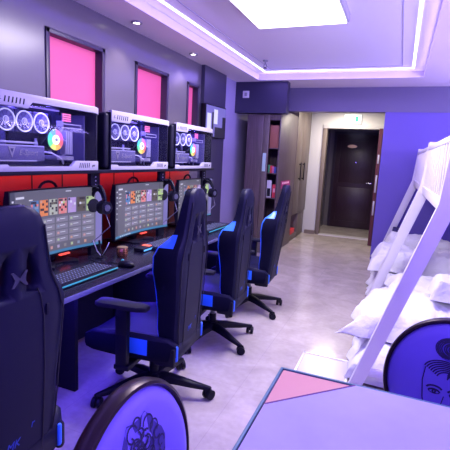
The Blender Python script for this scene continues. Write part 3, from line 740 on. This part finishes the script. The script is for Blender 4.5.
    for k in range(5):
        a = radians(72*k+5)
        d = Vector((cos(a), sin(a), 0)); q = Vector((-sin(a), cos(a), 0)); rows = []
        for r_, w_, zt_, zb_ in ((.03, .030, .145, .09), (.12, .026, .135, .085), (.24, .020, .105, .07), (.335, .016, .082, .062), (.352, .012, .078, .064)):
            c = d*r_; rows.append([c-q*w_+Vector((0, 0, zb_)), c+q*w_+Vector((0, 0, zb_)), c+q*w_+Vector((0, 0, zt_-.008)), c+q*w_*.6+Vector((0, 0, zt_)), c-q*w_*.6+Vector((0, 0, zt_)), c-q*w_+Vector((0, 0, zt_-.008))])
        MB().grid(rows, M_black, closed=True, caps=True).build('star_leg', b, angle=40)
        e = d*.335; f = (d*.6+q*.8)
        g = f.cross(Vector((0, 0, 1)))
        cs = MB().cyl(e+Vector((0, 0, .03)), e+Vector((0, 0, .075)), .009, M_black, n=10)
        cen = e + f*.008 + Vector((0, 0, .03))
        cs.box((-.026, -.005, 0), (.020, .005, .034), M_black, .005, Matrix.Translation(cen+Vector((0, 0, .006))) @ Matrix(( (f.x, g.x, 0, 0), (f.y, g.y, 0, 0), (0, 0, 1, 0), (0, 0, 0, 1))))
        for s in (-1, 1): cs.cyl(cen+g*s*.008, cen+g*s*.026, .03, M_black, n=20).cyl(cen+g*s*.026, cen+g*s*.0275, .018, M_matt, n=14)
        cs.build('caster', b)
    return t
CH = [(-1.31, .95, 0, 'nearest black gaming chair with blue piping, cut by the left edge', 0),
      (-1.25, 2.09, 5, 'second gaming chair, black with blue shoulders, beside the round purple chair', 0),
      (-1.26, 2.99, 4, 'third black and blue gaming chair from the camera', 0),
      (-1.235, 3.80, 4, 'farthest black and blue gaming chair, leaning back near the bookcase', 1)]
ch_a = make_gaming_chair(.04); ch_b = make_gaming_chair(.11)
STAR = {'nearest': 20, 'second': 6, 'third': -37, 'farthest': -40}
first = {0: ch_a, 1: ch_b}; used = set()
for x, y, rz, lb, v in CH:
    o = first[v] if v not in used else copy_tree(first[v]); used.add(v)
    o.location = (x, y, 0); o.rotation_euler = (0, 0, radians(rz)); tag(o, lb, 'chair', 'black and blue gaming chairs')
    if lb.split()[0] in ('third', 'farthest'): o.scale = (1, 1, .96)      # gas lift set lower
    [c for c in bpy.data.objects if c.parent == o and c.name.startswith('star_base')][0].rotation_euler = (0, 0, radians(STAR[lb.split()[0]]))

# ================================================================ BUNK BEDS
def fold_noise(x, y, s): return noise.noise(Vector((x*s, y*s, s*3.1)))
def make_bunk(y0, y1, label, first):
    t = thing('bunk_bed', label, 'bed', (.043, 0, 0), .0157, group='white bunk beds with slanted legs')
    XF, XT, XW = -.155, .255, 1.35     # foot of slanted leg, upper edge, far side
    ZU = 1.21
    for k, y in enumerate((y0, y1)):
        d = .04
        poly = [(XF-.02, 0), (XF+.065, 0), (XT+.055, ZU-.02), (XT+.075, 1.68), (XT+.005, 1.68), (XT-.025, ZU+.03)]
        MB().prism(poly, y-.02, y+.02, M_bed, plane='xz', bev=.004).build('slanted_leg', t)
        MB().box((XW-.05, y-.02, 0), (XW, y+.02, 1.75), M_bed, .004).build('post', t)
        MB().box((XF+.04, y-.018, .10), (XW, y+.018, .15), M_bed, .004).build('end_rail', t)
        MB().box((XT+.03, y-.015, 1.18), (XW, y+.015, 1.26), M_bed, .004).build('end_rail', t)
    MB().box((XT-.012, y0, ZU-.03), (XT+.022, y1, ZU+.045), M_bed, .004).build('upper_side_rail', t)
    MB().box((XT+.022, y0+.02, ZU-.02), (XW, y1-.02, ZU+.01), M_bed, .003).build('upper_deck', t)
    MB().box((.0, y0+.02, .06), (XW, y1-.02, .12), M_bed, .003).build('lower_deck', t)
    # guard fence with slats
    f = MB().box((XT+.0, y0, 1.60), (XT+.03, y1, 1.64), M_bed, .005).build('guard_rail', t)
    n = int((y1-y0)/.15)
    for k in range(n+1):
        y = y0+.04+(y1-y0-.08)*k/n
        MB().box((XT+.004, y-.026, ZU+.04), (XT+.02, y+.026, 1.60), M_bed, .003).build('slat', f)
    return t
make_bunk(2.75, 4.60, 'nearer white bunk bed with slanted legs right of the aisle', True)
make_bunk(4.72, 6.60, 'farther white bunk bed with slanted legs against the violet wall', False)

def bedding(name, x0, x1, y0, y1, z0, z1, seed, amp, mat_=M_sheet, nx=50, ny=60, hang=None, edge_wave=.03):
    """closed puffy cloth body; hang: extra skirt dropping on the -X side down to z=hang"""
    off = seed*7.3; rows = []
    for i in range(nx+1):
        u = i/nx; row = []
        for j in range(ny+1):
            v = j/ny
            ex = min(u, 1-u)*2; ey = min(v, 1-v)*2
            q = min(1, ex*5)**.5 * min(1, ey*6)**.5
            x = x0+(x1-x0)*u; y = y0+(y1-y0)*v
            n1 = noise.noise(Vector((x*2.2+off, y*2.2, off))); n2 = noise.noise(Vector((x*6+off, y*4, 3+off))); n3 = noise.noise(Vector((x*15+off+n1*3, y*9+n2*2, 9)))
            ridge = (1-abs(noise.noise(Vector((x*4+y*3+off+n1*1.5, y*2-x*2, off*2))))*2)
            z = z0 + (z1-z0)*q + amp*q*(n1*.8+n2*.45+n3*.22+ridge*.38+abs(noise.noise(Vector((x*9+y*4+n1*4+off, y*7-x*3+n2*3, 2.5))))*.5)
            xx = x + edge_wave*(1-q)*noise.noise(Vector((y*5+off, 2, 1)))*(1 if u < .5 else 0) + edge_wave*.8*noise.noise(Vector((y*3+off, 7, 1)))*(1-u)
            yy = y + edge_wave*(1-q)*noise.noise(Vector((x*5+off, 5, 1)))
            row.append((xx, yy, max(z, z0)))
        rows.append(row)
    mb = MB(); mb.grid(rows, mat_)
    low = [[(p[0]+(.012 if 0 else 0), p[1], z0-.004) for p in row] for row in rows]
    mb.grid(low, mat_)
    if hang is not None:
        e = [(p, (-1, 0)) for p in rows[0][::-1]] + [(rw[0], (0, -.35)) for rw in rows[1:]]; H = []
        for k in range(9):
            s = k/8; r_ = []
            for j, (p, d) in enumerate(e):
                w_ = noise.noise(Vector((p[1]*7+p[0]*6+off, s*1.2, 4)))*.035*(.3+s) + .05*sin(s*pi*.5)
                r_.append((p[0]+d[0]*w_, p[1]+d[1]*w_, z0+(hang-z0)*s))
            H.append(r_)
        mb.grid(H, mat_)
        IN = [[(q[0]-d[0]*.015, q[1]-d[1]*.04, q[2]) for q, (p, d) in zip(r_, e)] for r_ in H]
        mb.grid(IN, mat_); mb.grid([H[-1], IN[-1]], mat_)
    bmesh.ops.remove_doubles(mb.bm, verts=mb.bm.verts, dist=.0008)
    return mb.build(name, angle=70)
tag(bedding('mattress', -.15, 1.3, 2.80, 4.56, .125, .25, 1, .010, hang=.02), 'white covered mattress on the nearer lower bunk, draped to the floor', 'mattress')
tag(bedding('mattress', -.16, 1.3, 4.80, 6.55, .125, .25, 2, .010, hang=.02), 'white covered mattress on the farther lower bunk', 'mattress')
tag(bedding('duvet', -.22, .95, 2.95, 3.75, .27, .40, 3, .07, edge_wave=.12), 'crumpled white duvet spilling over the nearer lower bunk', 'duvet')
tag(bedding('duvet', .0, .9, 3.86, 4.52, .27, .38, 4, .05, edge_wave=.06), 'folded white duvet piled behind the crumpled one', 'duvet')
tag(bedding('duvet', -.22, .9, 4.95, 5.75, .27, .44, 5, .08, edge_wave=.08), 'rumpled white duvet on the farther lower bunk', 'duvet')
tag(bedding('pillow', -.10, .75, 5.85, 6.35, .27, .50, 6, .05, edge_wave=.04), 'white pillow at the wall end of the farther lower bunk', 'pillow')
tag(bedding('pillow', .30, .75, 3.30, 3.62, .50, .62, 7, .04, nx=24, ny=24), 'white pillow on top of the crumpled duvet', 'pillow')
tag(bedding('cushion', -.03, .13, 6.40, 6.56, .27, .56, 8, .01, mat_=mat('navy_cushion', (.03, .02, .12), .7), nx=16, ny=16), 'small dark cushion against the violet wall', 'cushion')
tag(bedding('duvet', .30, 1.28, 2.80, 4.50, 1.225, 1.52, 9, .10, nx=40, ny=50), 'white duvet heaped on the nearer upper bunk', 'duvet')
tag(bedding('duvet', .30, 1.28, 4.78, 6.50, 1.225, 1.50, 10, .10, nx=40, ny=50), 'white duvet heaped on the farther upper bunk', 'duvet')

# thin white rectangle with a pale inner panel, flat on the floor
t = thing('floor_outline', 'thin white rectangular outline on the floor beside the bed', 'frame', (-.37, 2.78, 0))
M_bed = mat('white_rim', (.95, .95, .97), .15, coat=.5)
mb = MB().box((-.165, .29, 0), (.19, .31, .012), M_bed, .002).box((-.165, -.35, 0), (-.15, .31, .012), M_bed, .002).box((.175, -.35, 0), (.19, .31, .012), M_bed, .002).box((-.165, -.35, 0), (.19, -.335, .012), M_bed, .002)
mb.build('rim', t)
MB().box((-.155, -.34, .001), (.18, .295, .006), mat('pale_pane', (.50, .47, .47), .25)).build('pane', t)

# ================================================================ ROUND-BACKED CHAIRS
def make_round_chair(name_label, loc, ang, art, a=.225, b=.24, cz=.71, ps=1, po=(0, 0)):
    # local: sitter faces +X; back at x=0
    t = thing('round_back_chair', name_label, 'chair', (loc[0], loc[1], 0), ang, 'round-backed velvet chairs')
    tilt = .12
    def E(th, k=1.0, d=0):   # point on the tilted ellipse
        y = -a*k*cos(th); v = b*k*sin(th)
        # up = (-sin tilt,0,cos tilt); normal = (cos tilt,0,sin tilt)
        return Vector((-sin(tilt)*v + cos(tilt)*d, y, cz + cos(tilt)*v + sin(tilt)*d))
    N = 64; T2 = [2*pi*k/N for k in range(N)]
    rows = [[E(th, k, d) for th in T2] for k, d in ((.93, .012), (.95, .018), (.98, .016), (1.0, .005), (1.0, -.014), (.985, -.024), (.95, -.028), (.93, -.02))]
    rows.append(rows[0]); MB().grid(rows, M_bronze, closed=True).build('back_frame', t, angle=50)
    rows = [[E(th, k, d) for th in T2] for k, d in ((.94, -.012), (.94, .004), (.88, .020), (.75, .030), (.5, .034), (.25, .035), (.02, .035))]
    pad = MB().grid(rows, M_purple_vel, closed=True, caps=True).build('back_cushion', t, angle=60)
    rows = [[E(th, k, d) for th in T2] for k, d in ((.91, -.005), (.90, -.02), (.8, -.024), (.4, -.025), (.02, -.025))]
    MB().grid(rows, M_purple_vel, closed=True, caps=True).build('back_cover', t, angle=60)
    # printed drawing following the cushion face
    def F(u, v, lift=.0014):
        u, v = u*ps+po[0], v*ps+po[1]   # u to the viewer's right(= +y ... ), v up, metres from centre
        k = sqrt((u/a)**2+(v/b)**2)
        d = .035 if k < .5 else (.030+(.75-k)/.25*.005 if k < .75 else .022+(.87-k)/.12*.008)
        return Vector((-sin(tilt)*v + cos(tilt)*(d+lift), u, cz+cos(tilt)*v+sin(tilt)*(d+lift)))
    mb = MB()
    def line(pts, w=.0022):
        P = [Vector(p) for p in pts]
        for i in range(len(P)-1):
            dd = (P[i+1]-P[i]); 
            if dd.length < 1e-5: continue
            dd.normalize(); nn = Vector((-dd.y, dd.x))*w
            qs = [P[i]+nn, P[i]-nn, P[i+1]-nn, P[i+1]+nn]
            mb.quad([F(q.x, q.y) for q in qs], M_print)
    def arc(cx, cy, rx, ry, a0, a1, w=.0018, n=10): line([(cx+rx*cos(a0+(a1-a0)*k/n), cy+ry*sin(a0+(a1-a0)*k/n)) for k in range(n+1)], w)
    art(line, arc, mb, F)
    mb.build('printed_portrait', pad)
    # seat, legs
    rows = []
    for k, z in ((.9, .40), (1, .415), (1, .455), (.95, .475), (.8, .485), (.4, .49), (.02, .49)):
        rows.append([(.24+.23*k*cos(th), .225*k*sin(th), z) for th in T2])
    MB().grid(rows, M_purple_vel, closed=True, caps=True).build('seat', t, angle=60)
    MB().tube([(.24+.215*cos(th), .21*sin(th), .405) for th in T2], .014, M_bronze, closed=True).build('seat_frame', t)
    for x, y, dx in ((.06, -.16, -.03), (.06, .16, -.03), (.42, -.14, .02), (.42, .14, .02)):
        MB().tube([(x, y, .405), (x+dx, y*1.12, 0)], [.016, .010], M_bronze, n=12).build('leg', t)
    for s in (-1, 1): MB().tube([(.04, s*.13, .41), (.03, s*.125, .47), E(pi*1.5-s*-.55+0, .97, 0)], .011, M_bronze, n=8).build('back_support', t)
    return t
def curls(line, arc, mb, F):
    rnd = random.Random(3)
    # bearded curly head: dense small curls over a dark crown
    n = 26
    pts = [(.005+.062*cos(2*pi*k/n)*(1+.10*sin(5*2*pi*k/n)), .015+.085*sin(2*pi*k/n)*(1+.07*sin(7*2*pi*k/n))) for k in range(n)]
    M_mid = mat('grey_print', (.045, .028, .20), .7)
    for k in range(n):
        p, q = pts[k], pts[(k+1) % n]; mb.quad([F(.005, .015, .0006), F(p[0], p[1], .0006), F(q[0], q[1], .0006)], M_mid)
    for k in range(90):
        th = rnd.uniform(0, 2*pi); rr = rnd.uniform(.35, 1)
        cx, cy = .005+.060*rr*cos(th), .015+.083*rr*sin(th)
        if abs(cx-.0) < .028 and -.05 < cy < .04: continue
        r0 = rnd.uniform(.006, .013); s = rnd.uniform(0, 6); arc(cx, cy, r0, r0, s, s+4.5, .0014, 8)
    for s in (-1, 1): arc(.005+s*.016, .018, .010, .004, .2, pi-.2, .0015); line([(.005+s*.008, .008), (.005+s*.024, .010)], .002)
    line([(.005, .012), (.001, -.014), (.010, -.017)], .0013); arc(.005, -.030, .012, .004, 0, 2*pi, .0012)
def woman(line, arc, mb, F):
    rnd = random.Random(5)
    M_hair = mat('hair_print', (.06, .03, .36), .7)
    ox = .055
    for k in range(16):
        arc(ox+.01+rnd.uniform(-.004, .004), .115, .045-.0024*k, .032-.0016*k, .15*k, .15*k+4.2, .0012, 14)
    n = 24; P = [(ox+.01+.046*cos(2*pi*k/n), .115+.034*sin(2*pi*k/n)) for k in range(n)]
    for k in range(n): mb.quad([F(ox+.01, .115, .0006), F(*P[k], .0006), F(*P[(k+1) % n], .0006)], M_hair)
    for k in range(7): arc(ox-.005+.002*k, .045-.003*k, .052-.004*k, .034-.002*k, 1.0, 2.9, .0018, 12)
    for k in range(4): arc(ox+.055, .03-.003*k, .05, .045-.004*k, 1.5, 2.9, .0016, 10)
    line([(ox-.052, .05), (ox-.056, .01), (ox-.050, -.04), (ox-.036, -.09), (ox-.01, -.125), (ox+.02, -.135)], .0014)
    for s in (0, 1):
        ex = ox-.022+s*.055
        arc(ex, -.014, .015, .007, 0, pi, .0024); arc(ex, -.014, .014, .005, pi, 2*pi, .0011); arc(ex, -.013, .004, .005, 0, 2*pi, .0026); arc(ex, -.008, .021, .011, .4, pi-.2, .0026)
    line([(ox+.004, -.02), (ox-.002, -.055), (ox+.010, -.060)], .0013); arc(ox+.006, -.085, .018, .006, 0, 2*pi, .002)
make_round_chair('round-backed purple velvet chair with curly-haired portrait, left of the table', (-.47, .72), 0, curls, a=.235, b=.24, cz=.705, ps=1.5, po=(-.022, .035))
make_round_chair('round-backed purple velvet chair with woman\'s face drawing, behind the table', (.24, 1.57), -1.80, woman, a=.225, b=.24, cz=.70, ps=1.2, po=(-.085, .0))

# ================================================================ TABLE
t = thing('dining_table', 'square salmon topped table under a lilac cloth at bottom right', 'table', (.35, .70, 0))
X0, X1, Y0_, Y1_ = -.645, .65, -.60, .635
mb = MB().box((X0, Y0_, .715), (X1, Y1_, .748), M_salmon, .006).build('table_top', t)
e = .010
MB().box((X0-e, Y0_-e, .713), (X0, Y1_+e, .7515), M_teal, .003).box((X0-e, Y1_, .713), (X1+e, Y1_+e, .7515), M_teal, .003).box((X1, Y0_-e, .713), (X1+e, Y1_+e, .7515), M_teal, .003).box((X0-e, Y0_-e, .713), (X1+e, Y0_, .7515), M_teal, .003).build('edge_binding', t)
MB().cyl((0, 0, .02), (0, 0, .715), .045, M_matt, n=24).build('pedestal', t)
MB().lathe([(0, 0), (.28, 0), (.28, .012), (.06, .03), (0, .03)], M_matt, n=36).build('foot', t)
# cloth: polygon with the clipped corner that bares the salmon top
ox, oy = .35, .70
poly = [(-.292+.002, 1.100), (-.058, 1.332), (1.0, 1.332), (1.0, .11), (-.292, .11)]
mb = MB().prism(poly, .7486, .7526, M_cloth, plane='xy')
# darker hem line along the clipped corner
def seg(p, q, wd, z0, z1, m):
    p = Vector(p); q = Vector(q); d = (q-p).normalized(); n = Vector((-d.y, d.x))*wd
    mb.prism([tuple(p+n), tuple(q+n), tuple(q-n), tuple(p-n)], z0, z1, m, plane='xy')
seg((-.289, 1.102), (-.060, 1.331), .0022, .7526, .7540, mat('plum_hem', (.12, .03, .14), .7))
tag(mb.build('tablecloth'), 'lilac tablecloth lying on the table with one corner clipped', 'tablecloth')
